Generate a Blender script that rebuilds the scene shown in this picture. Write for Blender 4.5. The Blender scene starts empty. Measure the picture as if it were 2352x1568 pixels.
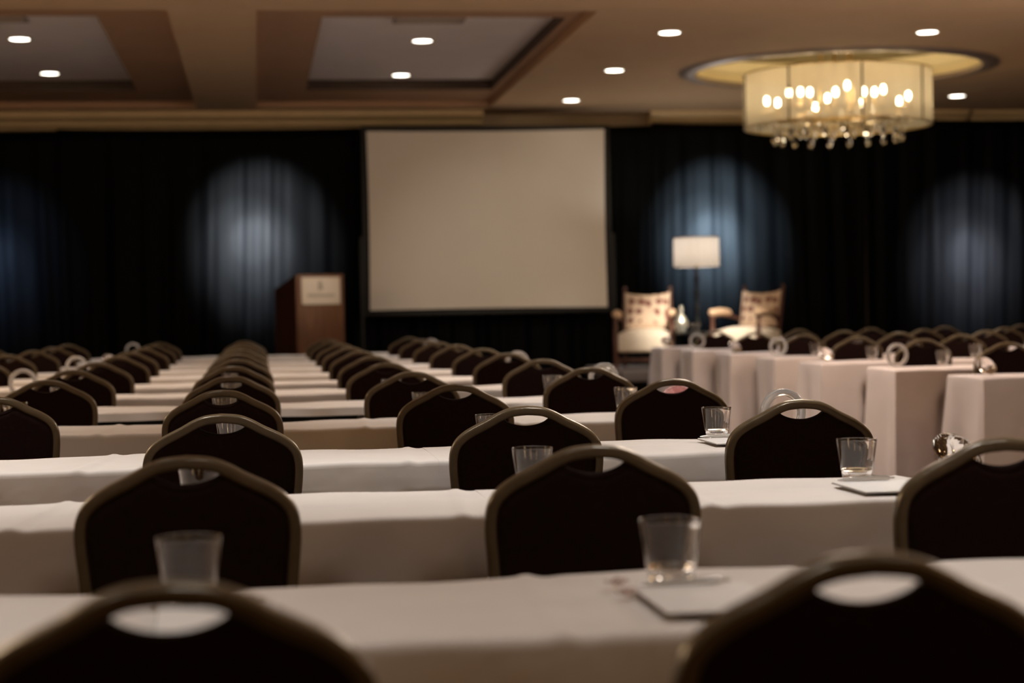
import bpy, bmesh, math, random
from mathutils import Vector, Matrix
random.seed(7)
SC = bpy.context.scene
COL = SC.collection
PI = math.pi
sin, cos = math.sin, math.cos

# ------------------------------------------------------------------ camera numbers
CAM_Z, FPX, IW, IH = 1.20, 4200.0, 2352.0, 1568.0
YAW, PITCH, ROLL = 0.13829838, 0.01788391, -0.01899771
CAM_R = Matrix.Rotation(-YAW, 3, 'Z') @ Matrix.Rotation(PI / 2 - PITCH, 3, 'X') @ Matrix.Rotation(ROLL, 3, 'Z')

def in_view(x, y, z, m=60):
    p = CAM_R.transposed() @ (Vector((x, y, z)) - Vector((0, 0, CAM_Z)))
    if p.z > -0.3: return False
    u, v = IW / 2 + FPX * p.x / -p.z, IH / 2 - FPX * p.y / -p.z
    return -m < u < IW + m and -m < v < IH + m

# ------------------------------------------------------------------ materials
def s2l(c):
    c = c / 255.0
    return c / 12.92 if c <= 0.04045 else ((c + 0.055) / 1.055) ** 2.4
def rgb(r, g, b): return (s2l(r), s2l(g), s2l(b), 1)

def mat(name, col, rough=0.6, metal=0.0, var=0.0, scale=20.0, bump=0.0, bscale=200.0, spec=None, sheen=0.0, trans=0.0, ior=1.45, emit=None, estr=0.0, stretch=None):
    m = bpy.data.materials.new(name); m.use_nodes = True
    nt = m.node_tree; b = nt.nodes['Principled BSDF']
    b.inputs['Base Color'].default_value = col
    b.inputs['Roughness'].default_value = rough
    b.inputs['Metallic'].default_value = metal
    b.inputs['IOR'].default_value = ior
    if spec is not None: b.inputs['Specular IOR Level'].default_value = spec
    if sheen: b.inputs['Sheen Weight'].default_value = sheen
    if trans: b.inputs['Transmission Weight'].default_value = trans
    if emit: b.inputs['Emission Color'].default_value = emit; b.inputs['Emission Strength'].default_value = estr
    tc = nt.nodes.new('ShaderNodeTexCoord')
    src = tc.outputs['Object']
    if stretch:
        mp = nt.nodes.new('ShaderNodeMapping'); mp.inputs['Scale'].default_value = stretch
        nt.links.new(src, mp.inputs['Vector']); src = mp.outputs['Vector']
    if var:
        n = nt.nodes.new('ShaderNodeTexNoise'); n.inputs['Scale'].default_value = scale; n.inputs['Detail'].default_value = 4
        nt.links.new(src, n.inputs['Vector'])
        r = nt.nodes.new('ShaderNodeValToRGB')
        r.color_ramp.elements[0].position = 0.3; r.color_ramp.elements[1].position = 0.7
        r.color_ramp.elements[0].color = tuple(max(0, c * (1 - var)) for c in col[:3]) + (1,)
        r.color_ramp.elements[1].color = tuple(min(1, c * (1 + var)) for c in col[:3]) + (1,)
        nt.links.new(n.outputs['Fac'], r.inputs['Fac']); nt.links.new(r.outputs['Color'], b.inputs['Base Color'])
    if bump:
        n2 = nt.nodes.new('ShaderNodeTexNoise'); n2.inputs['Scale'].default_value = bscale; n2.inputs['Detail'].default_value = 3
        nt.links.new(src, n2.inputs['Vector'])
        bp = nt.nodes.new('ShaderNodeBump'); bp.inputs['Strength'].default_value = bump; bp.inputs['Distance'].default_value = 0.01
        nt.links.new(n2.outputs['Fac'], bp.inputs['Height']); nt.links.new(bp.outputs['Normal'], b.inputs['Normal'])
    return m

M = {}
M['cloth'] = mat('ivory_cloth', (0.74, 0.685, 0.64, 1), 0.85, var=0.03, scale=6, bump=0.5, bscale=5, sheen=0.1)
M['cloth_pink_lit'] = mat('ivory_cloth_pink_light', (0.735, 0.655, 0.645, 1), 0.85, var=0.03, scale=6, bump=0.5, bscale=5, sheen=0.1)  # ivory cloth; pinkish light across the aisle is mixed into its colour
M['fabric'] = mat('brown_black_fabric', (0.016, 0.0075, 0.0065, 1), 0.95, var=0.2, scale=60, bump=0.2, bscale=500, spec=0.1)
M['bronze'] = mat('bronze_frame', (0.115, 0.086, 0.050, 1), 0.30, metal=0.25, var=0.08, scale=30, bump=0.05, bscale=120)
M['glass'] = mat('clear_glass', (1, 1, 1, 1), 0.0, trans=1.0, ior=1.48, var=0.0)
M['crystal'] = mat('crystal', (1, 0.98, 0.97, 1), 0.0, trans=1.0, ior=1.7)
M['pink_crystal'] = mat('pink_crystal', (1, 0.62, 0.66, 1), 0.0, trans=1.0, ior=1.7)
M['chrome'] = mat('frosted_acrylic', (0.90, 0.90, 0.90, 1), 0.16, trans=0.72, ior=1.5, var=0.02, scale=15)
M['paper'] = mat('white_paper', (0.80, 0.77, 0.74, 1), 0.7, var=0.02, scale=30)
M['card_edge'] = mat('grey_card', (0.30, 0.28, 0.27, 1), 0.8, var=0.05, scale=30)
M['pen_white'] = mat('pearl_pen', (0.62, 0.60, 0.57, 1), 0.25, metal=0.4, var=0.03, scale=30)
M['steel'] = mat('steel', (0.5, 0.48, 0.45, 1), 0.3, metal=1.0, var=0.05, scale=30)
M['mint'] = mat('mint_wrap', (0.75, 0.62, 0.58, 1), 0.2, trans=0.4, var=0.2, scale=90)
M['drape'] = mat('black_drape', (0.0023, 0.0025, 0.0029, 1), 0.55, var=0.25, scale=3, bump=0.15, bscale=60, spec=0.06, sheen=0.0, stretch=(4, 4, 0.3))
M['black'] = mat('black_cloth', (0.004, 0.0035, 0.0035, 1), 0.9, var=0.2, scale=10, spec=0.1)
M['black_metal'] = mat('black_metal', (0.012, 0.011, 0.010, 1), 0.5, metal=0.3, var=0.1, scale=20)
M['screen'] = mat('projection_cloth', (0.80, 0.74, 0.66, 1), 0.9, var=0.015, scale=2, bump=0.03, bscale=5)
M['ceil'] = mat('tan_ceiling_paint', (0.60, 0.41, 0.25, 1), 0.8, var=0.03, scale=2, bump=0.03, bscale=60)
M['shelf'] = mat('brown_coffer_paint', (0.44, 0.26, 0.155, 1), 0.8, var=0.04, scale=2)
M['panel'] = mat('grey_panel_paint', (0.90, 0.82, 0.82, 1), 0.85, var=0.03, scale=2)
M['darkwood'] = mat('dark_moulding', (0.05, 0.026, 0.012, 1), 0.6, var=0.2, scale=6, stretch=(1, 1, 8))
M['crown'] = mat('gold_beige_moulding', (0.66, 0.49, 0.27, 1), 0.6, var=0.05, scale=5)
M['wall'] = mat('beige_wall', (0.45, 0.33, 0.21, 1), 0.85, var=0.05, scale=3)
M['ringtrim'] = mat('pewter_trim', (0.34, 0.27, 0.235, 1), 0.35, metal=0.4, var=0.05, scale=4)
M['recess'] = mat('gold_recess_paint', (0.86, 0.72, 0.42, 1), 0.7, var=0.04, scale=3)
M['wood'] = mat('lectern_wood', (0.17, 0.075, 0.036, 1), 0.45, var=0.25, scale=4, stretch=(6, 6, 0.6), bump=0.05, bscale=50)
M['wood2'] = mat('lectern_dark_wood', (0.055, 0.020, 0.012, 1), 0.5, var=0.25, scale=4, stretch=(6, 6, 0.6))
M['sign'] = mat('cream_sign', (0.78, 0.66, 0.54, 1), 0.6, var=0.02, scale=10)
M['signink'] = mat('sign_ink', (0.30, 0.23, 0.17, 1), 0.7, var=0.05, scale=10)
M['carvewood'] = mat('carved_walnut', (0.10, 0.042, 0.028, 1), 0.35, var=0.25, scale=9, stretch=(3, 3, 0.5))
M['cream'] = mat('cream_upholstery', (0.80, 0.69, 0.55, 1), 0.75, var=0.04, scale=12, sheen=0.2)
M['tan'] = mat('tan_upholstery', (0.66, 0.45, 0.29, 1), 0.7, var=0.06, scale=14)
M['brass'] = mat('antique_brass', (0.45, 0.31, 0.13, 1), 0.3, metal=1.0, var=0.1, scale=30)
M['lens'] = mat('lamp_lens', (1, 1, 1, 1), 0.4, emit=(1.0, 0.93, 0.80, 1), estr=9.0)
M['trimwhite'] = mat('white_lamp_trim', (0.6, 0.5, 0.4, 1), 0.5, var=0.03, scale=20)
M['bulb'] = mat('lit_bulb', (1, 1, 1, 1), 0.4, emit=(1.0, 0.86, 0.58, 1), estr=48.0)
M['carpet'] = mat('patterned_carpet', (0.055, 0.032, 0.020, 1), 0.95, var=0.7, scale=3, bump=0.4, bscale=300, spec=0.05)
M['stagegrey'] = mat('grey_stage_carpet', (0.20, 0.17, 0.16, 1), 0.9, var=0.2, scale=50, bump=0.3, bscale=300)
M['dome'] = mat('bronze_dome_paint', (0.24, 0.18, 0.085, 1), 0.5, var=0.05, scale=3)
M['vase'] = mat('silver_lustre', (0.62, 0.60, 0.52, 1), 0.2, metal=0.75, var=0.15, scale=40)
M['vent'] = mat('grey_vent', (0.33, 0.26, 0.22, 1), 0.6, var=0.05, scale=30)

def mat_shade(name, col, tr, tl):
    m = bpy.data.materials.new(name); m.use_nodes = True
    nt = m.node_tree; nt.nodes.remove(nt.nodes['Principled BSDF'])
    out = nt.nodes['Material Output']
    a = nt.nodes.new('ShaderNodeBsdfTransparent'); a.inputs[0].default_value = (1, 0.93, 0.80, 1)
    b = nt.nodes.new('ShaderNodeBsdfTranslucent')
    c = nt.nodes.new('ShaderNodeBsdfDiffuse')
    w = nt.nodes.new('ShaderNodeTexNoise'); w.inputs['Scale'].default_value = 6
    tc = nt.nodes.new('ShaderNodeTexCoord'); mp = nt.nodes.new('ShaderNodeMapping'); mp.inputs['Scale'].default_value = (8, 8, 0.4)
    nt.links.new(tc.outputs['Object'], mp.inputs['Vector']); nt.links.new(mp.outputs['Vector'], w.inputs['Vector'])
    r = nt.nodes.new('ShaderNodeValToRGB')
    r.color_ramp.elements[0].color = tuple(x * 0.85 for x in col[:3]) + (1,); r.color_ramp.elements[1].color = col
    nt.links.new(w.outputs['Fac'], r.inputs['Fac'])
    nt.links.new(r.outputs['Color'], b.inputs['Color']); nt.links.new(r.outputs['Color'], c.inputs['Color'])
    m1 = nt.nodes.new('ShaderNodeMixShader'); m1.inputs[0].default_value = tl
    nt.links.new(c.outputs[0], m1.inputs[1]); nt.links.new(b.outputs[0], m1.inputs[2])
    m2 = nt.nodes.new('ShaderNodeMixShader'); m2.inputs[0].default_value = tr
    nt.links.new(m1.outputs[0], m2.inputs[1]); nt.links.new(a.outputs[0], m2.inputs[2])
    nt.links.new(m2.outputs[0], out.inputs['Surface'])
    return m
M['organza'] = mat_shade('gold_organza', (0.82, 0.72, 0.55, 1), 0.40, 0.55)
M['lampshade'] = mat_shade('linen_lampshade', (0.90, 0.86, 0.82, 1), 0.0, 0.6)

def mat_brocade():
    m = mat('brocade', (0.62, 0.46, 0.34, 1), 0.7)
    nt = m.node_tree; b = nt.nodes['Principled BSDF']
    tc = nt.nodes.new('ShaderNodeTexCoord')
    v = nt.nodes.new('ShaderNodeTexVoronoi'); v.inputs['Scale'].default_value = 9.0; v.inputs['Randomness'].default_value = 0.35
    n = nt.nodes.new('ShaderNodeTexNoise'); n.inputs['Scale'].default_value = 16
    nt.links.new(tc.outputs['Object'], v.inputs['Vector']); nt.links.new(tc.outputs['Object'], n.inputs['Vector'])
    a = nt.nodes.new('ShaderNodeMath'); a.operation = 'ADD'
    nt.links.new(v.outputs['Distance'], a.inputs[0]); nt.links.new(n.outputs['Fac'], a.inputs[1])
    r = nt.nodes.new('ShaderNodeValToRGB'); r.color_ramp.interpolation = 'EASE'
    e = r.color_ramp.elements
    e[0].position = 0.80; e[0].color = (0.20, 0.075, 0.055, 1); e[1].position = 1.02; e[1].color = (0.66, 0.50, 0.37, 1)
    nt.links.new(a.outputs[0], r.inputs['Fac']); nt.links.new(r.outputs['Color'], b.inputs['Base Color'])
    return m
M['brocade'] = mat_brocade()

# ------------------------------------------------------------------ mesh helpers
class MB:
    def __init__(s): s.v = []; s.f = []
    def add(s, vs, fs):
        o = len(s.v); s.v += [tuple(v) for v in vs]; s.f += [tuple(i + o for i in f) for f in fs]; return s
    def quad(s, a, b, c, d): return s.add([a, b, c, d], [(0, 1, 2, 3)])
    def box(s, x0, x1, y0, y1, z0, z1, bev=0.0):
        if bev <= 0:
            vs = [(x, y, z) for z in (z0, z1) for (x, y) in ((x0, y0), (x1, y0), (x1, y1), (x0, y1))]
            fs = [(3, 2, 1, 0), (4, 5, 6, 7), (0, 1, 5, 4), (1, 2, 6, 5), (2, 3, 7, 6), (3, 0, 4, 7)]
            return s.add(vs, fs)
        b = bev
        bm = bmesh.new(); bmesh.ops.create_cube(bm, size=1)
        for v in bm.verts: v.co = Vector(((x0 + x1) / 2 + v.co.x * (x1 - x0), (y0 + y1) / 2 + v.co.y * (y1 - y0), (z0 + z1) / 2 + v.co.z * (z1 - z0)))
        bmesh.ops.bevel(bm, geom=bm.edges[:], offset=b, segments=3, profile=0.5, affect='EDGES')
        bm.verts.index_update()
        s.add([v.co[:] for v in bm.verts], [[v.index for v in f.verts] for f in bm.faces]); bm.free(); return s
    def lathe(s, prof, n=24, c=(0, 0, 0), close=False):
        vs = []; fs = []
        k = len(prof)
        for i in range(n):
            a = 2 * PI * i / n
            for (r, z) in prof: vs.append((c[0] + r * cos(a), c[1] + r * sin(a), c[2] + z))
        for i in range(n):
            j = (i + 1) % n
            for q in range(k - 1 if not close else k):
                p = (q + 1) % k
                fs.append((i * k + q, j * k + q, j * k + p, i * k + p))
        if not close:
            if prof[0][0] > 1e-6: fs.append(tuple(i * k for i in range(n))[::-1])
            if prof[-1][0] > 1e-6: fs.append(tuple(i * k + k - 1 for i in range(n)))
        return s.add(vs, fs)
    def tube(s, path, rad, n=8, sect=None, up=None, closed=False, box=0, ph0=0):
        P = [Vector(p) for p in path]; L = len(P); rings = []
        prevn = None
        for i in range(L):
            if closed: t = P[(i + 1) % L] - P[i - 1]
            else: t = P[min(i + 1, L - 1)] - P[max(i - 1, 0)]
            t.normalize()
            if up is not None: b = Vector(up)
            else:
                b = prevn if prevn is not None else (Vector((0, 0, 1)) if abs(t.z) < 0.9 else Vector((1, 0, 0)))
            nrm = (b - t * b.dot(t)).normalized(); prevn = nrm
            bi = t.cross(nrm)
            r = rad[i] if isinstance(rad, (list, tuple)) else rad
            ra, rb = sect if sect else (r, r)
            ring = []
            for q in range(n):
                c_, s_ = cos(2 * PI * (q + ph0) / n), sin(2 * PI * (q + ph0) / n)
                if box: c_, s_ = math.copysign(abs(c_) ** box, c_), math.copysign(abs(s_) ** box, s_)
                ring.append(P[i] + nrm * (ra * c_) + bi * (rb * s_))
            rings.append(ring)
        vs = [v for r_ in rings for v in r_]; fs = []
        for i in range(L if closed else L - 1):
            j = (i + 1) % L
            for q in range(n):
                p = (q + 1) % n
                fs.append((i * n + q, i * n + p, j * n + p, j * n + q))
        if not closed:
            fs.append(tuple(range(n))[::-1]); fs.append(tuple((L - 1) * n + q for q in range(n)))
        return s.add(vs, fs)
    def prism(s, poly, y0, y1):     # polygon in x,z extruded along y
        n = len(poly)
        vs = [(x, y0, z) for x, z in poly] + [(x, y1, z) for x, z in poly]
        fs = [tuple(range(n)), tuple(range(2 * n - 1, n - 1, -1))] + [(i, i + n, (i + 1) % n + n, (i + 1) % n) for i in range(n)]
        return s.add(vs, fs)
    def sphere(s, c, r, n=12, m=8, sc=(1, 1, 1)):
        prof = [(r * sin(PI * i / m), -r * cos(PI * i / m)) for i in range(m + 1)]
        vs = []; fs = []
        o = MB(); prof[0] = (0, -r); prof[-1] = (0, r)
        o.lathe(prof, n)
        return s.add([(c[0] + v[0] * sc[0], c[1] + v[1] * sc[1], c[2] + v[2] * sc[2]) for v in o.v], o.f)
    def xf(s, mtx): s.v = [tuple(mtx @ Vector(v)) for v in s.v]; return s
    def mesh(s, name, m, smooth=True, ang=40, weld=True):
        me = bpy.data.meshes.new(name); bm = bmesh.new()
        vv = [bm.verts.new(v) for v in s.v]
        for f in s.f:
            try: bm.faces.new([vv[i] for i in f])
            except ValueError: pass
        if weld: bmesh.ops.remove_doubles(bm, verts=bm.verts[:], dist=1e-5)
        bmesh.ops.recalc_face_normals(bm, faces=bm.faces[:])
        bm.to_mesh(me); bm.free()
        for p in me.polygons: p.use_smooth = smooth
        if smooth: me.set_sharp_from_angle(angle=math.radians(ang))
        if isinstance(m, str): m = M[m]
        me.materials.append(m)
        return me
    def build(s, name, m, parent=None, smooth=True, ang=40, weld=True):
        o = bpy.data.objects.new(name, s.mesh(name, m, smooth, ang, weld)); COL.objects.link(o)
        if parent: o.parent = parent
        return o

def tag(o, label, cat, group=None, kind=None):
    o['label'] = label; o['category'] = cat
    if group: o['group'] = group
    if kind: o['kind'] = kind
    return o
def struct(o, label=None, cat=None):
    o['kind'] = 'structure'
    if label: o['label'] = label
    if cat: o['category'] = cat
    return o
def thing(name, label, cat, loc=(0, 0, 0), rz=0, group=None):
    o = bpy.data.objects.new(name, None); o.empty_display_size = 0.1; COL.objects.link(o)
    o.location = loc; o.rotation_euler = (0, 0, rz)
    return tag(o, label, cat, group)
KIDS = {}
def kids(o): return [c for c in bpy.data.objects if c.parent == o]
def dup(root, tree, loc, rz=0, label=None, group=None, rot=None):
    """copy a thing, its parts and sub-parts; tree is a prebuilt list [(child, [grandchildren])]"""
    r = root.copy(); COL.objects.link(r)
    r.location = loc; r.rotation_euler = rot if rot else (0, 0, rz)
    if label: r['label'] = label
    if group: r['group'] = group
    for ch, gs in tree:
        c = ch.copy(); COL.objects.link(c); c.parent = r
        for g in gs:
            d = g.copy(); COL.objects.link(d); d.parent = c
    return r
def tree_of(o): return [(c, kids(c)) for c in kids(o)]

def catmull(pts, k=6):
    out = []
    n = len(pts)
    for i in range(n - 1):
        p0, p1, p2, p3 = pts[max(i - 1, 0)], pts[i], pts[i + 1], pts[min(i + 2, n - 1)]
        for j in range(k):
            t = j / k
            out.append(tuple(0.5 * ((2 * b) + (-a + c) * t + (2 * a - 5 * b + 4 * c - d) * t * t + (-a + 3 * b - 3 * c + d) * t ** 3) for a, b, c, d in zip(p0, p1, p2, p3)))
    out.append(tuple(pts[-1]))
    return out

ORD = ['', 'first', 'second', 'third', 'fourth', 'fifth', 'sixth', 'seventh', 'eighth', 'ninth', 'tenth', 'eleventh', 'last']
# near table edge of every row, in metres from the camera
ROW = [0, 2.43, 3.92, 5.36, 6.97, 8.50, 9.96, 11.45, 12.95, 14.40, 15.90, 17.40, 18.90]
RROW = [0, 0, 0, 0, 0, 0, 9.87, 11.37, 12.87, 14.37, 15.87, 17.37, 18.87]
DEPTH = 0.53
TZ = 0.76

# ================================================================== ROOM
H0, H1, H2 = 3.78, 3.86, 3.98
WX0, WX1, WY0, WY1 = -9.0, 14.0, -7.0, 24.15
CX, CY, CRO, CRI = 6.40, 19.55, 1.74, 1.57

fl = MB(); fl.quad((WX0, WY0, 0), (WX1, WY0, 0), (WX1, WY1, 0), (WX0, WY1, 0))
struct(fl.build('floor', 'carpet'), 'dark brown patterned ballroom carpet under the tables', 'floor')

ce = MB()
def flat(x0, x1, y0, y1, z): ce.quad((x0, y0, z), (x0, y1, z), (x1, y1, z), (x1, y0, z))
flat(WX0, 3.0, WY0, 15.75, H0); flat(-0.70, 0.05, 15.75, 23.2, H0); flat(WX0, 3.0, 23.2, WY1, H0); flat(WX0, -5.0, 15.75, 23.2, H0)
flat(3.0, WX1, WY0, CY - 2.2, H0); flat(3.0, WX1, CY + 2.2, WY1, H0); flat(3.0, CX - 2.2, CY - 2.2, CY + 2.2, H0); flat(CX + 2.2, WX1, CY - 2.2, CY + 2.2, H0)
N = 96
for i in range(N):
    a, b = 2 * PI * i / N, 2 * PI * (i + 1) / N
    def sq(t):
        c_, s_ = cos(t), sin(t); k = 2.2 / max(abs(c_), abs(s_)); return (CX + c_ * k, CY + s_ * k, H0)
    ce.quad((CX + CRI * cos(a), CY + CRI * sin(a), H0), sq(a), sq(b), (CX + CRI * cos(b), CY + CRI * sin(b), H0))
def ringfaces(mb, R0, z0, R1, z1):   # rect ring between two rectangles
    (a0, b0, c0, d0), (a1, b1, c1, d1) = R0, R1
    p = [(a0, c0, z0), (b0, c0, z0), (b0, d0, z0), (a0, d0, z0)]; q = [(a1, c1, z1), (b1, c1, z1), (b1, d1, z1), (a1, d1, z1)]
    for i in range(4): mb.quad(p[i], p[(i + 1) % 4], q[(i + 1) % 4], q[i])
coffers = [((0.05, 3.0, 15.75, 23.2), (0.64, 2.87, 16.60, 22.04)), ((-5.0, -0.70, 15.75, 23.2), (-4.3, -1.35, 16.60, 22.04))]
struct(ce.build('ceiling', 'ceil', smooth=False), 'tan ballroom ceiling with recessed coffers', 'ceiling')
for n, (o, i) in enumerate(coffers):
    sh = MB(); ringfaces(sh, o, H0, o, H1); ringfaces(sh, o, H1, i, H1)
    struct(sh.build('trim_%d' % (n + 1), 'shelf', smooth=False), ['brown stepped frame of the coffer above the screen', 'brown stepped frame of the outer coffer'][n], 'ceiling trim')
    dk = MB(); ringfaces(dk, i, H1, i, H2)
    struct(dk.build('trim_%d' % (n + 3), 'darkwood', smooth=False), ['dark inner edge of the coffer above the screen', 'dark inner edge of the outer coffer'][n], 'ceiling trim')
    pa = MB(); pa.quad((i[0], i[2], H2), (i[1], i[2], H2), (i[1], i[3], H2), (i[0], i[3], H2))
    struct(pa.build('ceiling', 'panel', smooth=False), ['grey recessed ceiling panel above the screen', 'grey recessed ceiling panel of the outer coffer'][n], 'ceiling')

# round recess with pewter ring
rc = MB()
prof = [(CRI, H0 - CZ0) for CZ0 in (0,)]
prof = [(CRI, 0.0), (CRI, 0.10), (CRI - 0.04, 0.13), (CRI - 0.06, 0.26)]
rc.lathe(prof, 96, (CX, CY, H0))
rc.f = [f for f in rc.f if len(f) < 20]
rd_ = MB(); rd_.lathe([(CRI - 0.06, 0.26), (CRI - 0.12, 0.30), (0.0, 0.52)], 96, (CX, CY, H0)); rd_.f = [f for f in rd_.f if len(f) < 20]
struct(rd_.build('ceiling', 'dome'), 'bronze shallow dome at the top of the round recess', 'ceiling')
struct(rc.build('ceiling', 'recess'), 'gold round wall of the recess above the chandelier', 'ceiling')
rt = MB(); rt.lathe([(CRI - 0.01, 0.02), (CRI - 0.01, -0.030), (CRI + 0.03, -0.040), (CRO - 0.03, -0.025), (CRO, -0.008), (CRO, 0.02)], 96, (CX, CY, H0), close=True)
struct(rt.build('trim_5', 'ringtrim'), 'pewter ring moulding around the ceiling recess', 'ceiling trim')

for nm, pts in {'wall_back': [(WX0, WY1), (WX1, WY1)], 'wall_left': [(WX0, WY0), (WX0, WY1)], 'wall_right': [(WX1, WY1), (WX1, WY0)], 'wall_front': [(WX1, WY0), (WX0, WY0)]}.items():
    w = MB(); (xa, ya), (xb, yb) = pts
    w.quad((xa, ya, 0), (xb, yb, 0), (xb, yb, H0), (xa, ya, H0))
    struct(w.build(nm, 'wall', smooth=False), {'wall_back': 'beige wall behind the black drapes', 'wall_left': 'beige side wall past the seating', 'wall_right': 'beige far side wall', 'wall_front': 'beige wall behind the camera'}[nm], 'wall')

def crown(x0, x1, yb, z0, z1, dep, name, label):
    pr = [(0, z0), (-dep * 0.55, z0), (-dep * 0.6, z0 + 0.03), (-dep * 0.75, z0 + 0.045), (-dep * 0.78, z0 + 0.09), (-dep * 0.95, z0 + 0.12), (-dep, z0 + 0.14), (-dep, z1), (0, z1)]
    m = MB()
    n = len(pr)
    vs = [(x0, yb + a, b) for a, b in pr] + [(x1, yb + a, b) for a, b in pr]
    m.add(vs, [tuple(range(n)), tuple(range(2 * n - 1, n - 1, -1))] + [(i, (i + 1) % n, (i + 1) % n + n, i + n) for i in range(n)])
    struct(m.build(name, 'crown', smooth=False), label, 'crown moulding')
crown(WX0, 2.96, WY1, 3.57, H0, 0.62, 'trim_6', 'gold beige crown moulding above the drapes beside the screen')
crown(5.22, 9.62, WY1, 3.60, H0, 0.42, 'trim_7', 'gold beige crown moulding behind the chandelier')
crown(9.70, WX1, WY1, 3.60, H0, 0.34, 'trim_8', 'gold beige crown moulding at the far corner')

# linear vents on the coffer panels
for x0, x1, lb in ((1.35, 2.03, 'long grey slot vent in the ceiling panel above the screen'), (-3.0, -2.05, 'long grey slot vent in the outer ceiling panel')):
    t = thing('ceiling_vent', lb, 'vent', ((x0 + x1) / 2, 17.45, H2))
    hw = (x1 - x0) / 2
    f = MB()
    for a in ((-hw, hw, -0.17, -0.13), (-hw, hw, 0.13, 0.17), (-hw, -hw + 0.03, -0.13, 0.13), (hw - 0.03, hw, -0.13, 0.13)): f.box(*a, -0.02, -0.0005)
    f.build('frame', 'vent', t)
    s = MB()
    for k in range(5): s.box(-hw + 0.03, hw - 0.03, -0.115 + k * 0.052, -0.095 + k * 0.052, -0.016, -0.002)
    s.build('louver', 'vent', t)

# ------------------------------------------------------------------ downlights
DL = [(3.908, 16.905, H0, 'aisle downlight nearest the camera in the tan ceiling'), (3.911, 19.609, H0, 'middle downlight of the aisle ceiling line'), (3.923, 22.435, H0, 'aisle downlight closest to the drapes'),
      (6.418, 16.844, H0, 'downlight in front of the round chandelier recess'), (8.794, 22.09, H0, 'downlight behind the chandelier near the far drapes'),
      (1.746, 18.807, H2, 'nearer downlight in the grey panel above the screen'), (1.739, 21.541, H2, 'farther downlight in the grey panel above the screen'),
      (-2.278, 18.729, H2, 'nearer downlight in the outer grey ceiling panel'), (-2.274, 21.352, H2, 'farther downlight in the outer grey ceiling panel')]
def spot(x, y, z, power, aim=None, ang=75, blend=0.6, col=(1.0, 0.87, 0.72), size=0.07, name='downlight_or_fill'):
    l = bpy.data.lights.new(name, 'SPOT'); l.energy = power; l.color = col; l.spot_size = math.radians(ang); l.spot_blend = blend; l.shadow_soft_size = size
    o = bpy.data.objects.new(name, l); COL.objects.link(o); o.location = (x, y, z)
    d = (Vector(aim) - Vector((x, y, z))) if aim else Vector((0, 0, -1))
    o.rotation_euler = d.to_track_quat('-Z', 'Y').to_euler()
    return o
def point(x, y, z, power, col=(1, 0.8, 0.55), size=0.1, name='lamp_bulb_light'):
    l = bpy.data.lights.new(name, 'POINT'); l.energy = power; l.color = col; l.shadow_soft_size = size
    o = bpy.data.objects.new(name, l); COL.objects.link(o); o.location = (x, y, z); return o

dl0 = thing('downlight', DL[0][3], 'ceiling light', DL[0][:3], 0, 'ceiling downlights')
MB().lathe([(0.098, 0.0), (0.122, 0.0), (0.122, -0.008), (0.098, -0.012)], 28, close=True).build('trim_ring', 'trimwhite', dl0)
MB().lathe([(0.0, -0.004), (0.098, -0.004), (0.098, -0.009), (0.0, -0.009)], 28, close=True).build('lens', 'lens', dl0)
dlt = tree_of(dl0)
for i, (x, y, z, lb) in enumerate(DL):
    if i: dup(dl0, dlt, (x, y, z), 0, lb)

# ================================================================== DRAPES
def drape(x0, x1, y, z1, label, ph, name='drape_panel'):
    m = MB(); nx = max(20, int((x1 - x0) / 0.035)); nz = 24
    vs = []
    for j in range(nz + 1):
        t = j / nz; z = z1 * (1 - t) + 0.02 * t
        for i in range(nx + 1):
            x = x0 + (x1 - x0) * i / nx
            g = 0.25 + 0.75 * min(1, t * 1.6)
            xx = x + 0.10 * t * sin(0.9 * x + ph)            # folds wander as they fall
            w = 0.030 * sin(xx * 17 + ph + 0.8 * sin(xx * 2.3)) + 0.014 * sin(xx * 31 + 2 * ph + 1.3 * sin(xx * 5.1)) + 0.03 * sin(xx * 6.1 + ph)
            sag = 0.02 * sin(PI * i / nx)
            vs.append((x, y + w * g, z - (sag if j == 0 else 0)))
    fs = [(j * (nx + 1) + i, j * (nx + 1) + i + 1, (j + 1) * (nx + 1) + i + 1, (j + 1) * (nx + 1) + i) for j in range(nz) for i in range(nx)]
    m.add(vs, fs)
    o = m.build(name, 'drape', weld=False, ang=180)
    mod = o.modifiers.new('thick', 'SOLIDIFY'); mod.thickness = 0.004
    return tag(o, label, 'drape', 'black pipe and drape panels')
DY = 23.72
drape(-6.2, -2.451, DY, 3.55, 'black drape panel at the outer end of the back wall', 0.3)
drape(-2.449, 1.399, DY, 3.575, 'black drape panel behind the wooden lectern', 1.7)
drape(1.401, 5.209, DY, 3.585, 'black drape panel behind the projection screen', 2.9)
drape(5.211, 8.119, DY, 3.615, 'black drape panel behind the floor lamp', 4.1)
drape(8.121, 12.2, DY, 3.65, 'black drape panel at the far side past the armchairs', 5.2)

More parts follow.
